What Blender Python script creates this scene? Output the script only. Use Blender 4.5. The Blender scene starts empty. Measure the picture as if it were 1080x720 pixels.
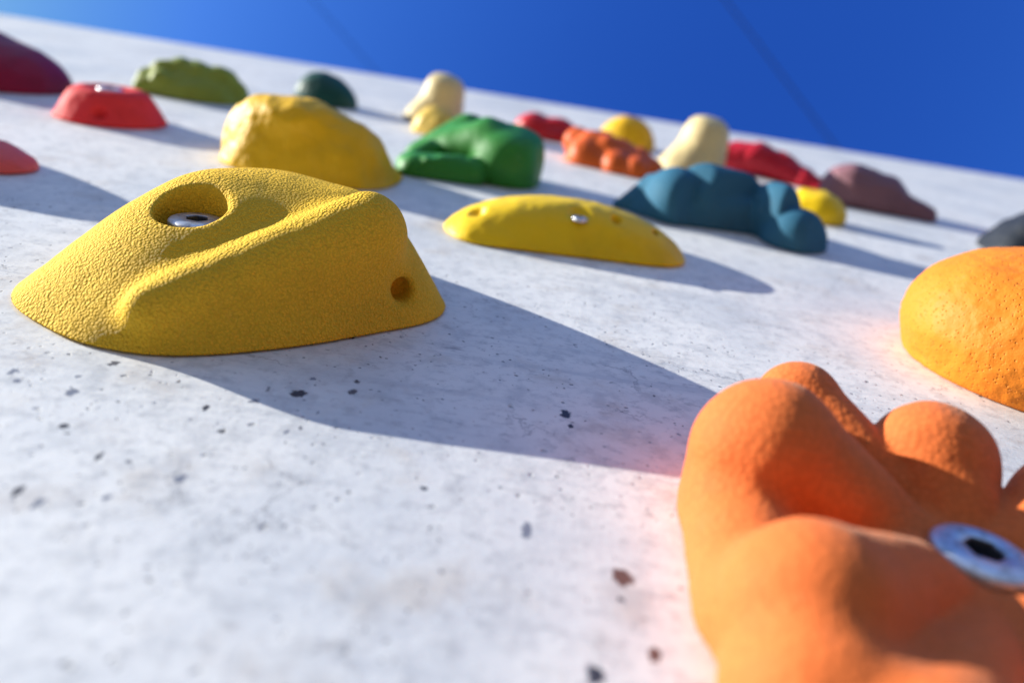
# Outdoor climbing wall seen from close to its face, looking up along it.
import bpy, bmesh, math, random
import numpy as np
from mathutils import Vector, Matrix, noise as mnoise

# ------------------------------------------------------------------ frame of reference
# Holds are modelled in "wall coordinates": u to the right, v up the wall, w out of the wall.
# World: x = u, z = v + ZBASE, y = -w.   SC turns modelling units into metres.
SC = 0.5
ZBASE = 1.35
COL = bpy.context.scene.collection
SCN = bpy.context.scene

def to_world(u, v, w):
    return Vector((u*SC, -w*SC, v*SC + ZBASE))

FLAT = math.radians(90)

# ------------------------------------------------------------------ object helpers
def tag(o, label=None, cat=None, group=None, kind=None):
    if label: o['label'] = label
    if cat: o['category'] = cat
    if group: o['group'] = group
    if kind: o['kind'] = kind
    return o

def link(o, parent=None):
    COL.objects.link(o)
    if parent: o.parent = parent
    return o

def mesh_obj(name, verts, faces, mat, parent=None, smooth=True):
    me = bpy.data.meshes.new(name)
    me.from_pydata([tuple(map(float, v)) for v in verts], [], [tuple(map(int, f)) for f in faces])
    if smooth:
        me.polygons.foreach_set('use_smooth', [True]*len(me.polygons))
    me.materials.append(mat)
    me.update()
    o = bpy.data.objects.new(name, me)
    return link(o, parent)

# ------------------------------------------------------------------ implicit surfaces
def V3(*a): return np.array(a, float)

def ell(p, c, r, rot=0.0):
    d = p - V3(*c)
    if rot:
        a = math.radians(rot); ca, sa = math.cos(a), math.sin(a)
        x = d[..., 0]*ca + d[..., 1]*sa; y = -d[..., 0]*sa + d[..., 1]*ca
        d = np.stack([x, y, d[..., 2]], -1)
    r = V3(*r)
    k0 = np.linalg.norm(d/r, axis=-1); k1 = np.linalg.norm(d/(r*r), axis=-1)
    return k0*(k0 - 1)/np.maximum(k1, 1e-6)

def cap(p, a, b, ra, rb=None):
    rb = ra if rb is None else rb
    a, b = V3(*a), V3(*b)
    ab = b - a
    t = np.clip(((p - a) @ ab)/max(ab @ ab, 1e-9), 0, 1)
    return np.linalg.norm(p - a - t[..., None]*ab, axis=-1) - (ra + (rb - ra)*t)

def path(p, pts, k=0.008):
    d = None
    for (a, ra), (b, rb) in zip(pts[:-1], pts[1:]):
        e = cap(p, a, b, ra, rb)
        d = e if d is None else smin(d, e, k)
    return d

def smin(a, b, k):
    h = np.clip(0.5 + 0.5*(b - a)/k, 0, 1)
    return b*(1 - h) + a*h - k*h*(1 - h)

def smax(a, b, k): return -smin(-a, -b, k)
def cut(a, b, k): return smax(a, -b, k)

def union(k, *ds):
    d = ds[0]
    for e in ds[1:]: d = smin(d, e, k)
    return d

def plane(p, q, n):
    n = V3(*n); n = n/np.linalg.norm(n)
    return (p - V3(*q)) @ n

def pyramid(p, edges, k):
    """edges: list of (p0, p1, lean degrees) running counter-clockwise round the base"""
    d = None
    for (a, b, lean) in edges:
        e = np.array([b[0] - a[0], b[1] - a[1]]); e /= np.linalg.norm(e)
        c, s = math.cos(math.radians(lean)), math.sin(math.radians(lean))
        f = plane(p, (a[0], a[1], 0), (e[1]*c, -e[0]*c, s))
        d = f if d is None else smax(d, f, k)
    return d

def surface_net(f, lo, hi, h):
    n = np.ceil((np.array(hi) - np.array(lo))/h).astype(int) + 1
    ax = [lo[i] + h*np.arange(n[i]) for i in range(3)]
    G = np.empty(n, np.float64)
    for i0 in range(0, n[0], 16):                                   # slabs keep memory small
        X = np.stack(np.meshgrid(ax[0][i0:i0+16], ax[1], ax[2], indexing='ij'), -1)
        G[i0:i0+16] = f(X)
    S = G < 0
    nc = n - 1
    acc = np.zeros((*nc, 3)); cnt = np.zeros(nc, int)
    offs = [(i, j, k) for i in (0, 1) for j in (0, 1) for k in (0, 1)]
    def sl(A, o): return A[o[0]:o[0]+nc[0], o[1]:o[1]+nc[1], o[2]:o[2]+nc[2]]
    for o in offs:
        for axis in range(3):
            if o[axis]: continue
            q = list(o); q[axis] = 1
            a, b = sl(G, o), sl(G, q)
            m = (a < 0) != (b < 0)
            t = np.where(m, a/np.where(m, a - b, 1), 0)
            for c in range(3):
                acc[..., c] += np.where(m, o[c] + (t if c == axis else 0), 0)
            cnt += m
    act = cnt > 0
    idx = -np.ones(nc, int); idx[act] = np.arange(act.sum())
    cells = np.argwhere(act)
    P = (cells + acc[act]/cnt[act][:, None])*h + np.array(lo)
    F = []
    for axis in range(3):
        b1, b2 = [(1, 2), (2, 0), (0, 1)][axis]
        sa = [slice(None)]*3; sb = [slice(None)]*3
        sa[axis] = slice(0, -1); sb[axis] = slice(1, None)
        A, B = S[tuple(sa)], S[tuple(sb)]
        e = np.argwhere(A != B)
        e = e[(e[:, b1] > 0) & (e[:, b2] > 0) & (e[:, b1] < nc[b1]) & (e[:, b2] < nc[b2])]
        if not len(e): continue
        def g(d1, d2):
            q = e.copy(); q[:, b1] -= d1; q[:, b2] -= d2
            return idx[q[:, 0], q[:, 1], q[:, 2]]
        quad = np.stack([g(1, 1), g(0, 1), g(0, 0), g(1, 0)], 1)
        flip = ~A[e[:, 0], e[:, 1], e[:, 2]]
        quad[flip] = quad[flip][:, ::-1]
        F.append(quad)
    return P, np.concatenate(F)

def grad(f, P, e):
    g = np.empty_like(P)
    for c in range(3):
        d = np.zeros(3); d[c] = e
        g[:, c] = f(P + d) - f(P - d)
    return g/(2*e)

def lumps(P, amp, scale, seed):
    o = Vector((seed*7.3, seed*3.1, seed*1.7))
    return np.array([mnoise.fractal(Vector(p)*scale + o, 1.1, 2.1, 3) for p in P])*amp

def hold_mesh(name, f, c, ext, mat, parent=None, h=0.0022, lump=0.0015, lscale=45, seed=1, lumpfine=0.0, base=0.0008):
    """Mesh the implicit hold f (absolute wall coordinates) about centre c; flat closed underside on the wall."""
    cu, cv = c
    def g(p): return np.maximum(f(p), base - p[..., 2])
    lo = (ext[0], ext[2], -0.004); hi = (ext[1], ext[3], ext[4])
    P, F = surface_net(g, lo, hi, h)
    up = P[:, 2] > base + h*0.6
    for _ in range(3):                                              # settle onto the true surface
        d = f(P); gr = grad(f, P, h*0.2)
        st = (d/np.maximum((gr**2).sum(1), 0.2))[:, None]*gr
        ln = np.linalg.norm(st, axis=1, keepdims=True)
        st *= np.minimum(1, h*0.5/np.maximum(ln, 1e-9))
        P[up] -= st[up]
    gr = grad(f, P, h*0.4); N = gr/np.maximum(np.linalg.norm(gr, axis=1, keepdims=True), 1e-6)
    fade = np.clip((P[:, 2] - base)/0.006, 0, 1)
    D = lumps(P, lump, lscale, seed)
    if lumpfine: D = D + lumps(P, lumpfine, 230, seed + 3)
    P = P + N*(D*fade)[:, None]
    P[:, 2] = np.maximum(P[:, 2], base)
    bottom = (P[F][:, :, 2] < base + h*0.3).all(1)
    L = (P - np.array([cu, cv, 0]))*SC
    o = mesh_obj(name, L, F, mat, parent)
    me = o.data
    sm = ~bottom
    me.polygons.foreach_set('use_smooth', sm.tolist())
    bm = bmesh.new(); bm.from_mesh(me)
    for e in bm.edges:
        if len(e.link_faces) == 2 and e.link_faces[0].smooth != e.link_faces[1].smooth:
            e.smooth = False
    bm.to_mesh(me); bm.free()
    return o

# ------------------------------------------------------------------ materials
def new_mat(name):
    m = bpy.data.materials.new(name); m.use_nodes = True
    nt = m.node_tree
    return m, nt, nt.nodes['Principled BSDF']

def N(nt, t, **kw):
    n = nt.nodes.new(t)
    for k, v in kw.items():
        if k in n.inputs.keys(): n.inputs[k].default_value = v
        else: setattr(n, k, v)
    return n

def mixc(nt, fac, a, b, mode='MIX'):
    n = nt.nodes.new('ShaderNodeMix'); n.data_type = 'RGBA'; n.blend_type = mode
    for s, v in ((n.inputs['Factor'], fac), (n.inputs['A'], a), (n.inputs['B'], b)):
        if hasattr(v, 'type') and hasattr(v, 'links'): nt.links.new(v, s)
        else: s.default_value = v if not isinstance(v, tuple) else (*v[:3], 1)
    return n.outputs['Result']

def ramp(nt, fac, lo, hi):
    n = nt.nodes.new('ShaderNodeMapRange'); n.interpolation_type = 'SMOOTHSTEP'
    n.inputs['From Min'].default_value = lo; n.inputs['From Max'].default_value = hi
    nt.links.new(fac, n.inputs['Value'])
    return n.outputs['Result']

def math_(nt, op, a, b=None):
    n = nt.nodes.new('ShaderNodeMath'); n.operation = op
    for s, v in zip(n.inputs, (a, b)):
        if v is None: continue
        if hasattr(v, 'links'): nt.links.new(v, s)
        else: s.default_value = v
    return n.outputs[0]

def tex_noise(nt, vec, scale, detail=3, rough=0.55):
    n = N(nt, 'ShaderNodeTexNoise', Scale=scale, Detail=detail, Roughness=rough)
    nt.links.new(vec, n.inputs['Vector'])
    return n.outputs['Fac']

def resin(name, col, grain=0.5, gscale=620, dist=0.0004, rough=0.6, spec=0.3, wear=0.35, dirt=0.5, sss=0.0, sheen=0.0, cells=None):
    m, nt, b = new_mat(name)
    tc = N(nt, 'ShaderNodeTexCoord'); v = tc.outputs['Object']
    big = tex_noise(nt, v, 28, 4); mid = tex_noise(nt, v, 150, 4, 0.65)
    if cells:
        vo = N(nt, 'ShaderNodeTexVoronoi', Scale=float(gscale)); vo.feature = 'SMOOTH_F1'
        vo.inputs['Smoothness'].default_value = 0.35
        nt.links.new(v, vo.inputs['Vector'])
        gr = math_(nt, 'SUBTRACT', 0.85, vo.outputs['Distance'])
        if cells == 'pits': gr = ramp(nt, vo.outputs['Distance'], 0.04, 0.30)
    else:
        gr = tex_noise(nt, v, gscale, 2, 0.5)
    dark = tuple(c*0.62 for c in col); pale = tuple(min(1, c*0.9 + 0.10) for c in col)
    c1 = mixc(nt, math_(nt, 'MULTIPLY', ramp(nt, big, 0.52, 0.75), dirt), col, dark)
    c2 = mixc(nt, math_(nt, 'MULTIPLY', ramp(nt, mid, 0.58, 0.78), wear), c1, pale)
    sc1 = tex_noise(nt, v, 62, 6, 0.72)
    c2 = mixc(nt, math_(nt, 'MULTIPLY', ramp(nt, sc1, 0.60, 0.74), 0.30*min(1.0, wear*3)), c2, tuple(c*0.75 + 0.18 for c in col))
    sc2 = N(nt, 'ShaderNodeMapping'); sc2.inputs['Location'].default_value = (3.1, 1.7, 0.4); nt.links.new(v, sc2.inputs['Vector'])
    sc3 = tex_noise(nt, sc2.outputs['Vector'], 85, 6, 0.75)
    c2 = mixc(nt, math_(nt, 'MULTIPLY', ramp(nt, sc3, 0.62, 0.72), 0.45*min(1.0, dirt*2)), c2, tuple(c*0.35 for c in col))
    c3 = mixc(nt, math_(nt, 'MULTIPLY', ramp(nt, gr, 0.50, 0.25), (0.35 if cells == 'grains' else 0.45 if cells else 0.35)*min(1, grain)), c2, dark)
    nt.links.new(c3, b.inputs['Base Color'])
    b.inputs['Roughness'].default_value = rough
    b.inputs['Specular IOR Level'].default_value = spec
    if sheen:
        b.inputs['Sheen Weight'].default_value = sheen; b.inputs['Sheen Roughness'].default_value = 0.35
        b.inputs['Sheen Tint'].default_value = (1.0, 0.9, 0.75, 1)
    if sss:
        b.inputs['Subsurface Weight'].default_value = sss
        b.inputs['Subsurface Radius'].default_value = (1.0, 0.35, 0.12)
        b.inputs['Subsurface Scale'].default_value = 0.004
    if grain:
        g2 = tex_noise(nt, v, gscale*1.9, 2, 0.6)
        hgt = math_(nt, 'ADD', gr, math_(nt, 'MULTIPLY', g2, 0.5))
        bp = N(nt, 'ShaderNodeBump', Strength=min(1.0, grain), Distance=dist)
        nt.links.new(hgt, bp.inputs['Height']); nt.links.new(bp.outputs['Normal'], b.inputs['Normal'])
    return m

def metal_mat(name, col, rough):
    m, nt, b = new_mat(name)
    tc = N(nt, 'ShaderNodeTexCoord'); v = tc.outputs['Object']
    n1 = tex_noise(nt, v, 420, 4, 0.6)
    nt.links.new(mixc(nt, ramp(nt, n1, 0.45, 0.7), col, tuple(c*0.6 for c in col)), b.inputs['Base Color'])
    b.inputs['Metallic'].default_value = 1.0
    nt.links.new(math_(nt, 'ADD', math_(nt, 'MULTIPLY', n1, 0.25), rough - 0.1), b.inputs['Roughness'])
    bp = N(nt, 'ShaderNodeBump', Strength=0.25, Distance=0.0002)
    nt.links.new(n1, bp.inputs['Height']); nt.links.new(bp.outputs['Normal'], b.inputs['Normal'])
    return m

def wall_paint(chips):
    m, nt, b = new_mat('painted_wall_board')
    geo = N(nt, 'ShaderNodeNewGeometry'); pos = geo.outputs['Position']
    def mapped(sx, sy, sz):
        n = N(nt, 'ShaderNodeMapping'); n.inputs['Scale'].default_value = (sx, sy, sz)
        nt.links.new(pos, n.inputs['Vector']); return n.outputs['Vector']
    cloud = tex_noise(nt, pos, 9, 5, 0.6)
    cloud2 = tex_noise(nt, pos, 34, 5, 0.65)
    streak = tex_noise(nt, mapped(5, 5, 95), 1.0, 5, 0.65)
    fine = tex_noise(nt, mapped(170, 170, 230), 1.0, 5, 0.7)
    white, cool, warm = (0.86, 0.86, 0.84), (0.60, 0.64, 0.68), (0.66, 0.62, 0.57)
    c = mixc(nt, math_(nt, 'MULTIPLY', ramp(nt, cloud, 0.42, 0.68), 0.75), white, cool)
    c = mixc(nt, math_(nt, 'MULTIPLY', ramp(nt, cloud2, 0.52, 0.72), 0.75), c, warm)
    c = mixc(nt, math_(nt, 'MULTIPLY', ramp(nt, streak, 0.52, 0.74), 0.55), c, (0.50, 0.53, 0.57))
    c = mixc(nt, math_(nt, 'MULTIPLY', ramp(nt, fine, 0.50, 0.68), 0.5), c, (0.40, 0.41, 0.43))
    blotch = tex_noise(nt, pos, 75, 6, 0.7)
    c = mixc(nt, math_(nt, 'MULTIPLY', ramp(nt, blotch, 0.48, 0.64), 0.45), c, (0.50, 0.52, 0.54))
    # rust-brown rubbed stain
    stain = tex_noise(nt, pos, 16, 5, 0.7)
    c = mixc(nt, math_(nt, 'MULTIPLY', ramp(nt, stain, 0.56, 0.74), 0.5), c, (0.42, 0.34, 0.28))
    # speckles: three sizes of chipped-paint dots, thinned out in patches
    warp = N(nt, 'ShaderNodeTexNoise', Scale=240.0, Detail=3.0)
    nt.links.new(pos, warp.inputs['Vector'])
    wv = N(nt, 'ShaderNodeVectorMath', operation='MULTIPLY_ADD')
    nt.links.new(warp.outputs['Color'], wv.inputs[0]); wv.inputs[1].default_value = (0.0035, 0.0035, 0.0035)
    nt.links.new(pos, wv.inputs[2])
    allspeck = None
    for sc, r0, keep, k in ((70, 0.10, 0.66, 0.7), (190, 0.18, 0.52, 0.75), (420, 0.26, 0.50, 0.75)):
        vo = N(nt, 'ShaderNodeTexVoronoi', Scale=float(sc)); vo.feature = 'F1'
        nt.links.new(wv.outputs[0], vo.inputs['Vector'])
        sep = N(nt, 'ShaderNodeSeparateColor'); nt.links.new(vo.outputs['Color'], sep.inputs[0])
        size = math_(nt, 'MULTIPLY', ramp(nt, sep.outputs[0], keep, 1.0), r0)
        dot = ramp(nt, math_(nt, 'SUBTRACT', size, vo.outputs['Distance']), -0.03, 0.05)
        dot = math_(nt, 'MULTIPLY', dot, math_(nt, 'GREATER_THAN', size, 0.012))
        patch = ramp(nt, tex_noise(nt, pos, 11 + sc*0.1, 3), 0.40, 0.58)
        s = math_(nt, 'MULTIPLY', math_(nt, 'MULTIPLY', dot, patch), k)
        allspeck = s if allspeck is None else math_(nt, 'MAXIMUM', allspeck, s)
    c = mixc(nt, allspeck, c, (0.075, 0.085, 0.11))
    # hairline cracks in the paint
    vc = N(nt, 'ShaderNodeTexVoronoi', Scale=30.0); vc.feature = 'DISTANCE_TO_EDGE'
    wc = N(nt, 'ShaderNodeTexNoise', Scale=55.0, Detail=6.0, Roughness=0.7); nt.links.new(pos, wc.inputs['Vector'])
    wcv = N(nt, 'ShaderNodeVectorMath', operation='MULTIPLY_ADD'); nt.links.new(wc.outputs['Color'], wcv.inputs[0])
    wcv.inputs[1].default_value = (0.03, 0.03, 0.03); nt.links.new(pos, wcv.inputs[2]); nt.links.new(wcv.outputs[0], vc.inputs['Vector'])
    crack = math_(nt, 'MULTIPLY', ramp(nt, vc.outputs['Distance'], 0.022, 0.004), ramp(nt, tex_noise(nt, pos, 19, 4, 0.6), 0.52, 0.62))
    c = mixc(nt, math_(nt, 'MULTIPLY', crack, 0.45), c, (0.16, 0.16, 0.18))
    # rubbed grey-black scuff smears
    scf = tex_noise(nt, mapped(30, 30, 130), 1.0, 7, 0.78)
    c = mixc(nt, math_(nt, 'MULTIPLY', math_(nt, 'MULTIPLY', ramp(nt, scf, 0.58, 0.68), ramp(nt, tex_noise(nt, pos, 14, 3), 0.50, 0.62)), 0.55), c, (0.20, 0.21, 0.24))
    # individual chips seen on the wall
    warp2 = N(nt, 'ShaderNodeTexNoise', Scale=420.0, Detail=5.0, Roughness=0.7); nt.links.new(pos, warp2.inputs['Vector'])
    wv2 = N(nt, 'ShaderNodeVectorMath', operation='MULTIPLY_ADD')
    nt.links.new(warp2.outputs['Color'], wv2.inputs[0]); wv2.inputs[1].default_value = (0.005, 0.0, 0.005)
    nt.links.new(pos, wv2.inputs[2])
    for (u, v, ru, rv, colr) in chips:
        w = to_world(u, v, 0)
        mp = N(nt, 'ShaderNodeVectorMath', operation='SUBTRACT')
        nt.links.new(wv2.outputs[0], mp.inputs[0]); mp.inputs[1].default_value = (w.x + 0.0025, 0, w.z + 0.0025)
        ms = N(nt, 'ShaderNodeVectorMath', operation='MULTIPLY')
        nt.links.new(mp.outputs[0], ms.inputs[0]); ms.inputs[1].default_value = (1/(ru*SC*0.75), 0, 1/(rv*SC*0.75))
        ln = N(nt, 'ShaderNodeVectorMath', operation='LENGTH'); nt.links.new(ms.outputs[0], ln.inputs[0])
        c = mixc(nt, ramp(nt, ln.outputs['Value'], 1.15, 0.75), c, colr)
    nt.links.new(c, b.inputs['Base Color'])
    b.inputs['Roughness'].default_value = 0.55
    b.inputs['Specular IOR Level'].default_value = 0.35
    hgt = math_(nt, 'ADD', math_(nt, 'MULTIPLY', cloud2, 0.5), math_(nt, 'ADD', math_(nt, 'MULTIPLY', fine, 0.25), math_(nt, 'MULTIPLY', allspeck, -0.5)))
    bp = N(nt, 'ShaderNodeBump', Strength=0.5, Distance=0.0014)
    nt.links.new(hgt, bp.inputs['Height']); nt.links.new(bp.outputs['Normal'], b.inputs['Normal'])
    return m

def simple_mat(name, col, rough=0.8, vary=0.3, scale=6.0):
    m, nt, b = new_mat(name)
    tc = N(nt, 'ShaderNodeTexCoord')
    n1 = tex_noise(nt, tc.outputs['Object'], scale, 6, 0.65)
    nt.links.new(mixc(nt, ramp(nt, n1, 0.35, 0.7), tuple(c*(1 - vary) for c in col), tuple(min(1, c*(1 + vary)) for c in col)), b.inputs['Base Color'])
    b.inputs['Roughness'].default_value = rough
    return m

STEEL = metal_mat('zinc_plated_steel', (0.66, 0.68, 0.72), 0.46)
SOCK = metal_mat('dull_socket_steel', (0.16, 0.17, 0.20), 0.5)

# ------------------------------------------------------------------ bolts
def bolt(parent, c, at, rad, tilt=(0, 0), spin=10, washer=True):
    """Domed hex-socket bolt head (a washer ring under it) seated at wall coordinate `at`."""
    seg = 48
    R = rad*SC
    prof = [(1.0, -0.30), (1.0, -0.04), (0.985, 0.02), (0.95, 0.06), (0.86, 0.10), (0.74, 0.12), (0.62, 0.125)]
    verts, faces = [], []
    for (r, z) in prof:
        for i in range(seg):
            a = 2*math.pi*i/seg
            verts.append((r*R*math.cos(a), r*R*math.sin(a), z*R))
    def hexr(a):
        a = (a + math.radians(spin)) % (math.pi/3) - math.pi/6
        return 0.36*math.cos(math.pi/6)/math.cos(a)*1.08
    for (s, z) in ((1.08, 0.120), (1.0, 0.085), (0.97, -0.28)):
        for i in range(seg):
            a = 2*math.pi*i/seg
            r = hexr(a)*s
            verts.append((r*R*math.cos(a), r*R*math.sin(a), z*R))
    rings = len(prof) + 3
    for k in range(rings - 1):
        for i in range(seg):
            j = (i + 1) % seg
            faces.append((k*seg + i, k*seg + j, (k + 1)*seg + j, (k + 1)*seg + i))
    faces.append(tuple((rings - 1)*seg + i for i in range(seg)))
    o = mesh_obj('bolt', verts, faces, STEEL, parent)
    o.data.materials.append(SOCK)
    for p in o.data.polygons:
        if p.index >= (rings - 3)*seg: p.material_index = 1; p.use_smooth = False
    o.location = ((at[0] - c[0])*SC, (at[1] - c[1])*SC, at[2]*SC)
    o.rotation_euler = (math.radians(tilt[0]), math.radians(tilt[1]), 0)
    if washer:
        vs, fs = [], []
        pr = [(0.9, -0.30), (1.22, -0.30), (1.25, -0.26), (1.25, -0.18), (1.21, -0.14), (0.9, -0.14)]
        for (r, z) in pr:
            for i in range(seg):
                a = 2*math.pi*i/seg
                vs.append((r*R*math.cos(a), r*R*math.sin(a), z*R))
        for k in range(len(pr)):
            k2 = (k + 1) % len(pr)
            for i in range(seg):
                j = (i + 1) % seg
                fs.append((k*seg + i, k*seg + j, k2*seg + j, k2*seg + i))
        mesh_obj('washer', vs, fs, STEEL, o)
    return o

def root_at(o, c):
    o.location = to_world(c[0], c[1], 0)
    o.rotation_euler = (FLAT, 0, 0)
    return o

GROUP = 'climbing holds bolted on the white wall'

def hold(name, label, f, c, ext, mat, bolts=(), **kw):
    if bolts:
        t = link(bpy.data.objects.new(name, None)); t.empty_display_size = 0.03
        hold_mesh('grip_body', f, c, ext, mat, t, **kw)
        for b in bolts: bolt(t, c, *b)
    else:
        t = hold_mesh(name, f, c, ext, mat, None, **kw)
    root_at(t, c)
    return tag(t, label, 'climbing hold', GROUP)

# ------------------------------------------------------------------ the holds
# 1. large gritty yellow hold with a deep bolt pit and a diagonal lip
def f_main(p):
    L, B, B2, R, K, J = (-.350, .478), (-.238, .415), (-.172, .438), (-.045, .574), (-.10, .72), (-.34, .66)
    d = pyramid(p, [(L, B, 45), (B, B2, 30), (B2, R, 19), (R, K, 34), (K, J, 32), (J, L, 45)], 0.034)
    dome = smin(ell(p, (-.200, .565, -.01), (.165, .150, .100)), ell(p, (-.275, .500, -.01), (.085, .085, .060)), .035)
    d = smax(d, smin(dome, ell(p, (-.135, .555, 0), (.095, .125, .080)), .02), 0.02)
    d = smax(d, plane(p, (-.150, .515, .066), (.16, -.46, .88)), .03)
    lip = cap(p, (-.222, .444, .027), (-.113, .544, .067), .011, .028)
    groove = path(p, [((-.208, .468, .054), .003), ((-.164, .507, .076), .006), ((-.126, .543, .090), .007)], .01)
    d = cut(d, groove, .022)
    d = smin(d, lip, .020)
    q = (p - V3(-.228, .522, .066))*V3(1, 1.15, 1) + V3(-.228, .522, .066)
    pit = cap(q, (-.229, .523, .0600), (-.226, .517, .16), .0235, .0255)
    d = cut(d, pit, .006)
    d = cut(d, cap(p, (-.080, .545, .026), (-.092, .560, .025), .0085), .006)
    d = cut(d, ell(p, (-.078, .540, .033), (.014, .012, .014)), .008)
    return d
YEL_MAIN = resin('gritty_yellow_resin', (0.92, 0.56, 0.034), grain=1.0, cells='grains', gscale=1050, dist=0.0008, rough=0.75, spec=0.15, wear=0.08, dirt=0.30)
hold('climbing_hold', 'largest gritty yellow hold with a diagonal lip and bolt sunk in a pit', f_main, (-.2, .55),
     (-.36, -.02, .39, .74, .13), YEL_MAIN, bolts=[((-.227, .526, .0600), .0190, (0, 0), 5, False)], h=0.0015, lump=.0016, lscale=16, seed=1)

# 2. orange many-lobed hold in the foreground
def skirt(p, a, b, ra, rb):
    """tapered lobe whose sides run straight down to the wall"""
    q = p.copy(); q[..., 2] = np.maximum(p[..., 2], a[2])
    return smin(cap(q, a, a, ra), cap(p, a, b, ra, rb), .004)

def f_flower(p):
    A = skirt(p, (.137, .366, .036), (.205, .340, .010), .037, .020)
    A2 = skirt(p, (.168, .425, .041), (.222, .355, .014), .023, .016)
    Bl = skirt(p, (.234, .390, .032), (.236, .345, .012), .033, .022)
    Cl = skirt(p, (.134, .262, .021), (.196, .298, .010), .036, .026)
    Cm = skirt(p, (.126, .345, .006), (.121, .275, .004), .028, .028)
    Cn = skirt(p, (.132, .225, .006), (.16, .25, .0), .036, .03)
    Dl = skirt(p, (.160, .200, .010), (.215, .275, .004), .034, .024)
    El = skirt(p, (.300, .365, .028), (.255, .330, .014), .032, .022)
    Fl = skirt(p, (.310, .290, .024), (.255, .305, .012), .036, .024)
    Gl = skirt(p, (.250, .205, .020), (.232, .275, .008), .036, .024)
    d = union(.0045, A, A2, Bl, Cl, Dl, El, Fl, Gl)
    d = smin(d, smin(Cm, Cn, .01), .010)
    d = smin(d, ell(p, (.220, .312, .0), (.060, .055, .030)), .010)
    d = cut(d, cap(p, (.224, .310, .052), (.224, .310, .2), .031, .042), .007)
    return d
ORA = resin('lobed_orange_resin', (0.76, 0.178, 0.045), grain=0.8, cells='grains', gscale=620, dist=0.00025, rough=0.7, spec=0.12, wear=0.12, dirt=0.25, sheen=0.12)  # the lobed hold's own orange, one base colour all over, finely grained
hold('climbing_hold', 'orange many-lobed foreground hold with a shiny steel bolt between its lobes', f_flower, (.222, .31),
     (.06, .39, .13, .49, .13), ORA, bolts=[((.224, .310, .031), .0225, (0, 0), 20, False)], h=0.0019, lump=.0018, lscale=16, seed=2)

# 3. pitted bright orange hold at the right edge
def f_orr(p):
    a = ell(p, (.474, .662, .034), (.138, .121, .072))
    q = p.copy(); q[..., 2] = np.maximum(p[..., 2], .034)
    b = ell(q, (.474, .662, .034), (.134, .117, .070)) + np.maximum(.034 - p[..., 2], 0)*.25
    c = ell(p, (.455, .66, .055), (.10, .09, .045))
    return smin(smin(smin(a, b, .012), c, .03), ell(p, (.55, .70, .02), (.11, .10, .085)), .03)
ORB = resin('pitted_bright_orange_resin', (0.76, 0.22, 0.012), grain=1.0, cells='pits', gscale=560, dist=0.00035, rough=0.6, wear=0.15)
hold('climbing_hold', 'smooth rounded bright orange hold with a pitted skin, cut off by the right edge', f_orr, (.46, .66),
     (.31, .69, .51, .83, .13), ORB, h=0.0024, lump=.002, lscale=25, lumpfine=.0006, seed=3)

# 4. low yellow lens-shaped hold in the middle
def f_ymid(p):
    d = ell(p, (.041, .865, -.014), (.141, .10, .062), 8)
    d = smax(d, plane(p, (-.02, .797, .0), (.12, -.80, .60)), .018)
    d = cut(d, ell(p, (-.060, .835, .028), (.010, .010, .008)), .004)
    d = cut(d, ell(p, (.050, .838, .046), (.013, .012, .012)), .005)
    d = cut(d, ell(p, (.090, .85, .040), (.006, .006, .010)), .003)
    d = cut(d, ell(p, (.132, .86, .022), (.008, .008, .008)), .004)
    return d
YEL_LEMON = resin('lemon_yellow_resin', (0.90, 0.60, 0.006), grain=0.3, gscale=700, dist=0.0003, rough=0.45, wear=0.1, dirt=0.4)
hold('climbing_hold', 'low lens-shaped lemon yellow hold with small holes and a glinting bolt on top', f_ymid, (.045, .86),
     (-.12, .21, .74, .98, .07), YEL_LEMON, bolts=[((.050, .836, .037), .0085, (0, 0), 0, False)], seed=4, lump=.001)

# 5. tall yellow blunt hold behind the largest one
def f_yback(p):
    d = pyramid(p, [((-.352, .945), (-.20, .950), 20), ((-.20, .950), (-.170, .990), 44), ((-.170, .990), (-.18, 1.11), 47),
                    ((-.18, 1.11), (-.36, 1.13), 25), ((-.36, 1.13), (-.420, 1.06), 20), ((-.420, 1.06), (-.406, .985), 9),
                    ((-.406, .985), (-.352, .945), 14)], .034)
    d = smax(d, ell(p, (-.315, 1.02, -.04), (.17, .17, .128)), .022)
    d = smin(d, ell(p, (-.240, 1.01, .030), (.042, .045, .040)), .03)
    d = smin(d, ell(p, (-.300, 1.005, .066), (.04, .04, .020)), .02)
    return d
YEL_DARK = resin('golden_yellow_resin', (0.84, 0.49, 0.006), grain=0.3, gscale=520, dist=0.0004, rough=0.55, wear=0.15)
hold('climbing_hold', 'tall blunt golden yellow hold standing directly behind the largest yellow one', f_yback, (-.29, 1.03),
     (-.45, -.12, .92, 1.17, .13), YEL_DARK, lump=.0042, lscale=24, lumpfine=.0006, seed=5)

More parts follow.
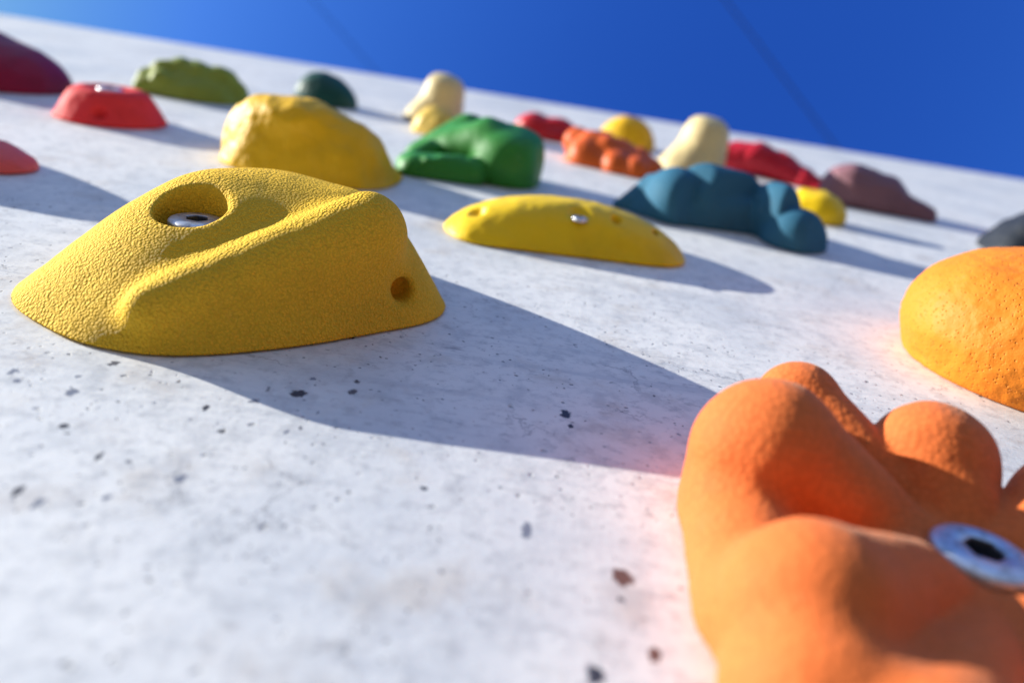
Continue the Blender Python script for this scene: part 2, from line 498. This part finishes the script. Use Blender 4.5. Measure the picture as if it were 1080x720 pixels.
# 6. green hold, block with a crumpled low lobe
def f_green(p):
    d = cap(p, (-.048, 1.20, .032), (-.048, 1.16, .030), .048, .050)
    d = smax(smin(d, cap(p, (-.042, 1.18, .0), (-.038, 1.18, .03), .050), .02), plane(p, (.003, 1.18, .03), (1, -.12, .05)), .014)
    d = smax(d, plane(p, (-.05, 1.18, .083), (.12, -.1, 1)), .02)
    d = smin(d, cap(p, (-.140, 1.20, .018), (-.080, 1.18, .045), .036, .040), .010)
    d = smin(d, cap(p, (-.175, 1.20, .006), (-.115, 1.235, .045), .030, .034), .01)
    low = union(.008, cap(p, (-.172, 1.115, .004), (-.095, 1.120, .012), .026, .024), cap(p, (-.152, 1.10, .024), (-.115, 1.115, .026), .008),
                cap(p, (-.188, 1.13, .010), (-.160, 1.16, .028), .015))
    d = smin(d, low, .005)
    d = cut(d, ell(p, (-.150, 1.103, .038), (.012, .012, .008)), .006)
    return d
GREEN = resin('bright_green_resin', (0.035, 0.24, 0.035), grain=0.3, gscale=500, dist=0.0004, rough=0.5, wear=0.2)
hold('climbing_hold', 'bright green hold with a rounded block end and a crumpled low lobe', f_green, (-.09, 1.16),
     (-.24, .04, 1.05, 1.28, .12), GREEN, lump=.0018, lscale=20, seed=6)

# 7. blue lobed hold
def f_blue(p):
    l1 = cap(p, (.122, 1.115, .0), (.165, 1.125, .016), .014, .036)
    l2 = ell(p, (.188, 1.105, .020), (.042, .06, .048))
    l3 = cap(p, (.232, 1.11, .034), (.272, 1.11, .036), .046, .040)
    l3 = smax(l3, plane(p, (.25, 1.072, .03), (.42, -.85, .35)), .006)
    l3 = smax(l3, plane(p, (.225, 1.07, .05), (-.55, -.60, .60)), .006)
    l4 = ell(p, (.322, 1.080, .024), (.030, .060, .050), 20)
    l5 = ell(p, (.345, 1.048, .004), (.044, .046, .046))
    l2 = smax(l2, plane(p, (.205, 1.068, .03), (.62, -.72, .30)), .008)
    l4 = smax(l4, plane(p, (.338, 1.05, .03), (.60, -.70, .30)), .006)
    l5 = smax(l5, plane(p, (.362, 1.02, .02), (.55, -.70, .40)), .008)
    d = union(.003, l1, l2, l3, l4, l5)
    d = smin(d, smax(ell(p, (.25, 1.12, -.005), (.13, .075, .055)), plane(p, (.25, 1.062, .0), (.15, -1, .25)), .01), .005)
    return d
BLUE = resin('petrol_blue_resin', (0.034, 0.14, 0.23), grain=0.4, gscale=500, dist=0.0004, rough=0.72, spec=0.18, wear=0.25)
hold('climbing_hold', 'only blue hold, long and knuckled with several bulging lobes', f_blue, (.25, 1.1),
     (.08, .42, .98, 1.2, .11), BLUE, lump=.0012, lscale=20, seed=7)

# 8. red truncated hold with bolt
def f_red(p):
    r = np.sqrt(((p[..., 0] + .622)/1.0)**2 + ((p[..., 1] - 1.15)/.92)**2)
    d = smax((r - .078 + p[..., 2]*.62)*.85, p[..., 2] - .045, .012)
    d = cut(d, ell(p, (-.622, 1.15, .052), (.03, .03, .014)), .008)
    d = cut(d, ell(p, (-.606, 1.09, .018), (.010, .010, .008)), .005)
    return d
RED = resin('signal_red_resin', (0.82, 0.05, 0.055), grain=0.3, gscale=500, dist=0.0003, rough=0.7, spec=0.15, wear=0.2)
hold('climbing_hold', 'red flat-topped round hold with a white glinting bolt in its top', f_red, (-.622, 1.15),
     (-.715, -.525, 1.06, 1.24, .06), RED, bolts=[((-.622, 1.15, .043), .017, (0, 0), 0, True)], lump=.001, seed=8)

# 9. dark crimson dome, left edge
def f_crim(p):
    return smin(ell(p, (-.903, 1.30, .0), (.128, .10, .072)), ell(p, (-.95, 1.32, .02), (.08, .08, .062)), .03)
CRIM = resin('dark_crimson_resin', (0.26, 0.008, 0.045), grain=0.2, gscale=500, dist=0.0003, rough=0.5, wear=0.1)
hold('climbing_hold', 'large dark crimson domed hold cut off by the upper left edge', f_crim, (-.89, 1.3),
     (-1.06, -.73, 1.17, 1.43, .1), CRIM, lump=.002, lscale=25, seed=9, h=.003)

# 10. olive green knobbly hold
def f_olive(p):
    d = ell(p, (-.648, 1.50, .0), (.094, .07, .050))
    for (u, v, w, r) in ((-.728, 1.475, .024, .018), (-.705, 1.485, .040, .020), (-.675, 1.49, .044, .024), (-.64, 1.49, .042, .024),
                         (-.722, 1.46, .010, .022), (-.695, 1.455, .026, .016), (-.60, 1.50, .034, .028), (-.575, 1.50, .018, .02)):
        d = smin(d, ell(p, (u, v, w), (r, r, r)), .012)
    return d
OLIVE = resin('olive_green_resin', (0.27, 0.34, 0.045), grain=0.3, gscale=400, dist=0.0005, rough=0.6, wear=0.2)
hold('climbing_hold', 'olive green knobbly hold behind the red flat-topped one', f_olive, (-.645, 1.5),
     (-.78, -.51, 1.41, 1.6, .09), OLIVE, lump=.004, lscale=28, seed=10, h=.0026)

# 11. dark teal knob
def f_teal(p):
    return smin(ell(p, (-.470, 1.70, .012), (.056, .05, .05)), ell(p, (-.446, 1.69, .0), (.052, .05, .045)), .02)
TEAL = resin('dark_bottle_green_resin', (0.008, 0.07, 0.055), grain=0.2, gscale=400, dist=0.0003, rough=0.5, wear=0.1)
hold('climbing_hold', 'dark bottle green round knob behind the golden yellow hold', f_teal, (-.465, 1.7),
     (-.55, -.37, 1.63, 1.77, .08), TEAL, lump=.0015, seed=11, h=.0026)

# 12/16. cream finger-shaped holds
def f_cream(cu, cv, s):
    def f(p):
        d = cap(p, (cu, cv, .0), (cu + .004*s, cv, .062*s), .047*s, .043*s)
        d = smin(d, ell(p, (cu - .022*s, cv - .012*s, .0), (.052*s, .05*s, .040*s)), .035)
        return smax(d, plane(p, (cu, cv, .103*s), (.1, -.08, 1)), .016)
    return f
CREAM = resin('cream_resin', (0.74, 0.60, 0.30), grain=0.15, gscale=400, dist=0.0003, rough=0.5, wear=0.2, dirt=0.25)
hold('climbing_hold', 'thinner cream finger-shaped hold rising behind the bright green hold', f_cream(-.222, 1.69, .98), (-.222, 1.69),
     (-.32, -.15, 1.59, 1.77, .13), CREAM, lump=.002, lscale=25, seed=12, h=.0026)
hold('climbing_hold', 'thicker cream finger-shaped hold rising behind the blue hold', f_cream(.296, 1.565, 1.06), (.296, 1.565),
     (.19, .38, 1.46, 1.65, .14), CREAM, lump=.002, lscale=25, seed=13, h=.0026)

# 13. small pale yellow hold in front of the thin cream one
def f_ypale(p):
    return smin(ell(p, (-.205, 1.53, .0), (.046, .04, .050)), ell(p, (-.18, 1.52, .0), (.04, .04, .03)), .02)
YEL_PALE = resin('pale_yellow_resin', (0.82, 0.56, 0.10), grain=0.2, gscale=400, dist=0.0003, rough=0.5)
hold('climbing_hold', 'small pale yellow hold wedged between the bright green hold and the thinner cream one', f_ypale, (-.2, 1.53),
     (-.27, -.12, 1.47, 1.59, .07), YEL_PALE, lump=.002, seed=14, h=.0026)

# 14. small red hold with a scooped top
def f_red2(p):
    d = union(.012, ell(p, (-.025, 1.72, .012), (.042, .04, .036)), ell(p, (.025, 1.71, .010), (.045, .04, .036)))
    return cut(d, ell(p, (.012, 1.668, .034), (.036, .02, .012)), .008)
RED2 = resin('scarlet_resin', (0.62, 0.02, 0.03), grain=0.2, gscale=400, dist=0.0003, rough=0.45)
hold('climbing_hold', 'small scarlet hold with a scooped front between the green and the lumpy orange holds', f_red2, (0, 1.71),
     (-.09, .09, 1.65, 1.78, .07), RED2, lump=.0015, seed=15, h=.0026)

# 15. orange knobbly hold made of small lumps
def f_lumpy(p):
    L = [(.060, 1.50, .030, .026), (.085, 1.475, .030, .027), (.075, 1.455, .012, .030), (.112, 1.46, .028, .027), (.105, 1.49, .036, .022),
         (.138, 1.465, .024, .027), (.130, 1.425, .006, .029), (.168, 1.445, .016, .028), (.165, 1.41, .004, .027), (.192, 1.425, .006, .026)]
    d = union(.010, *[ell(p, q[:3], (q[3], q[3]*1.1, q[3]*1.05)) for q in L])
    return smin(d, ell(p, (.125, 1.46, .0), (.085, .05, .04)), .01)
ORL = resin('burnt_orange_resin', (0.72, 0.12, 0.015), grain=0.25, gscale=400, dist=0.0004, rough=0.5)
hold('climbing_hold', 'small burnt orange hold made of a bunch of round lumps', f_lumpy, (.12, 1.46),
     (.02, .225, 1.37, 1.54, .08), ORL, lump=.0015, seed=16, h=.0024)

# 17. far yellow half-ball
def f_yfar(p):
    return ell(p, (.178, 1.80, .0), (.064, .055, .064))
hold('climbing_hold', 'yellow half-ball hold near the top edge behind the lumpy orange one', f_yfar, (.178, 1.8),
     (.1, .26, 1.73, 1.87, .08), YEL_DARK, lump=.0015, seed=17, h=.0026)

# 18. red crescent
def f_crescent(p):
    return path(p, [((.385, 1.68, .026), .032), ((.430, 1.665, .034), .030), ((.480, 1.645, .026), .027), ((.520, 1.62, .010), .024), ((.545, 1.60, .002), .02)], .01)
RED3 = resin('cherry_red_resin', (0.56, 0.015, 0.035), grain=0.2, gscale=400, dist=0.0003, rough=0.45)
hold('climbing_hold', 'cherry red curved hold tapering down to the right beside the thicker cream one', f_crescent, (.46, 1.64),
     (.33, .59, 1.55, 1.74, .09), RED3, lump=.003, seed=18, h=.0026)

# 19. small yellow two-lobed
def f_ysm(p):
    d = union(.008, ell(p, (.424, 1.275, .008), (.034, .034, .032)), ell(p, (.444, 1.265, .008), (.042, .036, .036)))
    return smin(d, cap(p, (.415, 1.28, .036), (.450, 1.28, .038), .007), .006)
hold('climbing_hold', 'small two-lobed lemon yellow hold between the blue and the mauve holds', f_ysm, (.45, 1.285),
     (.375, .53, 1.21, 1.33, .06), YEL_LEMON, lump=.0015, seed=19, h=.0024)

# 20. mauve hold with tail
def f_mauve(p):
    d = union(.02, ell(p, (.566, 1.495, .022), (.052, .055, .050)), ell(p, (.616, 1.485, .012), (.056, .052, .052)))
    d = smin(d, cap(p, (.64, 1.46, .012), (.690, 1.445, .004), .028, .022), .012)
    return d
MAUVE = resin('dusty_mauve_resin', (0.25, 0.12, 0.14), grain=0.25, gscale=400, dist=0.0004, rough=0.55)
hold('climbing_hold', 'dusty mauve hold with a dark tapering end near the top right', f_mauve, (.61, 1.48),
     (.5, .73, 1.4, 1.57, .09), MAUVE, lump=.003, lscale=30, seed=20, h=.0026)

# 21. pink-red hold at the left edge
def f_pink(p):
    return smin(ell(p, (-.72, .825, .0), (.13, .075, .09)), ell(p, (-.60, .80, .0), (.085, .05, .030)), .02)
PINK = resin('coral_red_resin', (0.85, 0.12, 0.11), grain=0.3, gscale=500, dist=0.0004, rough=0.5)
hold('climbing_hold', 'coral red hold just peeking in at the left edge above the largest yellow hold', f_pink, (-.70, .82),
     (-.88, -.49, .72, .93, .12), PINK, lump=.002, seed=21)

# 22. slate hold, right edge; 23. salmon hold behind it
def f_slate(p):
    return smax(ell(p, (.80, 1.25, .0), (.105, .09, .074)), pyramid(p, [((.685, 1.20), (.92, 1.16), 30), ((.71, 1.35), (.685, 1.20), 42)], .02), .02)
SLATE = resin('slate_grey_resin', (0.022, 0.027, 0.036), grain=0.3, gscale=400, dist=0.0004, rough=0.6)
hold('climbing_hold', 'slate grey sloping hold at the right edge above the pitted orange one', f_slate, (.79, 1.25),
     (.64, .95, 1.13, 1.36, .11), SLATE, lump=.002, seed=22, h=.0026)
def f_salmon(p):
    return ell(p, (.845, 1.385, .0), (.050, .045, .048))
SALMON = resin('salmon_resin', (0.75, 0.30, 0.24), grain=0.2, gscale=400, dist=0.0004, rough=0.55)
hold('climbing_hold', 'salmon pink hold just showing at the right edge above the slate grey one', f_salmon, (.845, 1.385),
     (.78, .91, 1.32, 1.45, .07), SALMON, lump=.002, seed=23, h=.0026)

# ------------------------------------------------------------------ the wall
VTOP = 2.54
DK, BR, GY = (0.05, 0.055, 0.075), (0.17, 0.09, 0.07), (0.22, 0.24, 0.30)
def box(name, x0, x1, y0, y1, z0, z1, mat, bevel=0.004, parent=None):
    bm = bmesh.new()
    bmesh.ops.create_cube(bm, size=1)
    for v in bm.verts:
        v.co = ((x0 + x1)/2 + v.co.x*(x1 - x0), (y0 + y1)/2 + v.co.y*(y1 - y0), (z0 + z1)/2 + v.co.z*(z1 - z0))
    bmesh.ops.bevel(bm, geom=bm.edges[:], offset=bevel, segments=2, affect='EDGES')
    me = bpy.data.meshes.new(name); bm.to_mesh(me); bm.free(); me.materials.append(mat)
    return link(bpy.data.objects.new(name, me), parent)
CHIPS = [(.040, .445, .0045, .007, DK), (.043, .430, .0025, .004, DK), (-.119, .415, .006, .006, DK), (.065, .293, .0075, .008, BR),
         (.021, .317, .0032, .010, GY), (.051, .232, .005, .006, DK), (.075, .248, .003, .006, BR), (-.143, .313, .004, .005, GY),
         (-.189, .279, .003, .005, GY), (-.202, .285, .003, .005, DK), (-.185, .320, .002, .005, DK)]
rnd = random.Random(11)
for _ in range(26):
    cx, cy = rnd.gauss(-.16, .09), rnd.gauss(.36, .07)
    k = rnd.uniform(.0012, .0032)
    CHIPS.append((cx, cy, k*rnd.uniform(.8, 1.5), k*rnd.uniform(1, 2.2), rnd.choice((DK, GY, GY, (0.12, 0.12, 0.14)))))
WALLM = wall_paint(CHIPS)
wall = box('climbing_wall', -3.2, 3.2, 0.0, 0.14, 0.0, VTOP*SC + ZBASE, WALLM, 0.006)
tag(wall, 'off-white painted outdoor climbing wall, scuffed and speckled, carrying all the coloured holds', 'climbing wall')

# ------------------------------------------------------------------ ground
GM = simple_mat('grey_rubber_matting', (0.10, 0.10, 0.10), 0.9, 0.35, 3.0)
g = mesh_obj('ground', [(-400, -400, 0), (400, -400, 0), (400, 400, 0), (-400, 400, 0)], [(0, 1, 2, 3)], GM, smooth=False)
g.location.z = -0.004
tag(g, kind='structure')

# ------------------------------------------------------------------ camera
PITCH, ROLL = math.radians(21.8), math.radians(9.2)
H = 0.22
fw = Vector((0, math.cos(PITCH), -math.sin(PITCH))); upv = Vector((0, math.sin(PITCH), math.cos(PITCH))); rt = Vector((1, 0, 0))
r2 = rt*math.cos(ROLL) + upv*math.sin(ROLL); u2 = upv*math.cos(ROLL) - rt*math.sin(ROLL)
def dirw(d): return Vector((d.x, -d.z, d.y))
rw, uw, bw = dirw(r2), dirw(u2), -dirw(fw)
cam = bpy.data.cameras.new('camera'); co = link(bpy.data.objects.new('camera', cam))
M = Matrix(((rw.x, uw.x, bw.x, 0), (rw.y, uw.y, bw.y, 0), (rw.z, uw.z, bw.z, 0), (0, 0, 0, 1)))
co.matrix_world = Matrix.Translation(to_world(0, 0, H)) @ M
cam.sensor_fit = 'HORIZONTAL'; cam.sensor_width = 36; cam.lens = 28
cam.clip_start = 0.005; cam.clip_end = 2000
cam.dof.use_dof = True; cam.dof.focus_distance = 0.275; cam.dof.aperture_fstop = 5.8; cam.dof.aperture_blades = 0
SCN.camera = co

# ------------------------------------------------------------------ overhead cables
CABLE = simple_mat('black_cable_sheath', (0.02, 0.02, 0.022), 0.6, 0.2, 40)
def cam_ray(px, py, dist):
    d = fw*840 + r2*(px - 540) - u2*(py - 360); d.normalize()
    return to_world(0, 0, H) + dirw(d)*dist
def cable(label, pts, rad):
    vs, fs = [], []
    a, b = Vector(pts[0]), Vector(pts[1]); d = (b - a).normalized()
    a = a - d*14; b = b + d*14
    s = d.orthogonal().normalized(); t = d.cross(s)
    n = 40
    for i in range(n + 1):
        k = i/n; c = a.lerp(b, k)
        for j in range(8):
            q = 2*math.pi*j/8
            vs.append(c + (s*math.cos(q) + t*math.sin(q))*rad)
    for i in range(n):
        for j in range(8):
            fs.append((i*8 + j, i*8 + (j + 1) % 8, (i + 1)*8 + (j + 1) % 8, (i + 1)*8 + j))
    o = mesh_obj('overhead_cable', vs, fs, CABLE)
    return tag(o, label, 'cable', 'overhead cables above the wall')
cable('darker overhead cable crossing the deep blue sky on the right', (cam_ray(765, 0, 7), cam_ray(870, 140, 7)), 0.0058)
cable('fainter overhead cable crossing the paler sky on the left', (cam_ray(330, 0, 7.4), cam_ray(400, 80, 7.4)), 0.0036)

# ------------------------------------------------------------------ light
el_w = math.radians(13.7); az = math.radians(21.5)      # elevation over the wall plane, turn up the wall from the left
s = Vector((-math.cos(az)*math.cos(el_w), math.sin(az)*math.cos(el_w), math.sin(el_w)))
sd = dirw(s).normalized()
elev = math.asin(sd.z)
sun = bpy.data.lights.new('sun', 'SUN'); sun.energy = 4.8; sun.angle = math.radians(0.5); sun.color = (1.0, 0.965, 0.87)
so = link(bpy.data.objects.new('sun', sun))
so.rotation_euler = sd.to_track_quat('Z', 'Y').to_euler()
W = bpy.data.worlds.new('World'); SCN.world = W; W.use_nodes = True
nt = W.node_tree; bg = nt.nodes['Background']
sky = nt.nodes.new('ShaderNodeTexSky'); sky.sky_type = 'NISHITA'; sky.sun_disc = False
sky.sun_elevation = elev
sky.sun_rotation = math.atan2(sd.x, sd.y)
sky.air_density = 1.0; sky.dust_density = 0.4; sky.ozone_density = 3.0
sp = nt.nodes.new('ShaderNodeSeparateColor'); cb = nt.nodes.new('ShaderNodeCombineColor')
nt.links.new(sky.outputs[0], sp.inputs[0])
for i, (k, pw, mx) in enumerate(((1.15, 3.0, 1.9), (0.80, 2.3, 2.6), (1.35, 1.4, 4.6))):   # deep, saturated blue of a very clear day
    v = math_(nt, 'MINIMUM', math_(nt, 'MULTIPLY', math_(nt, 'POWER', sp.outputs[i], pw), k), mx)
    nt.links.new(v, cb.inputs[i])
nt.links.new(cb.outputs[0], bg.inputs[0]); bg.inputs[1].default_value = 0.092

SCN.view_settings.view_transform = 'Standard'; SCN.view_settings.look = 'None'
SCN.view_settings.gamma = 1; SCN.view_settings.exposure = 0.95
SCN.cycles.use_denoising = True
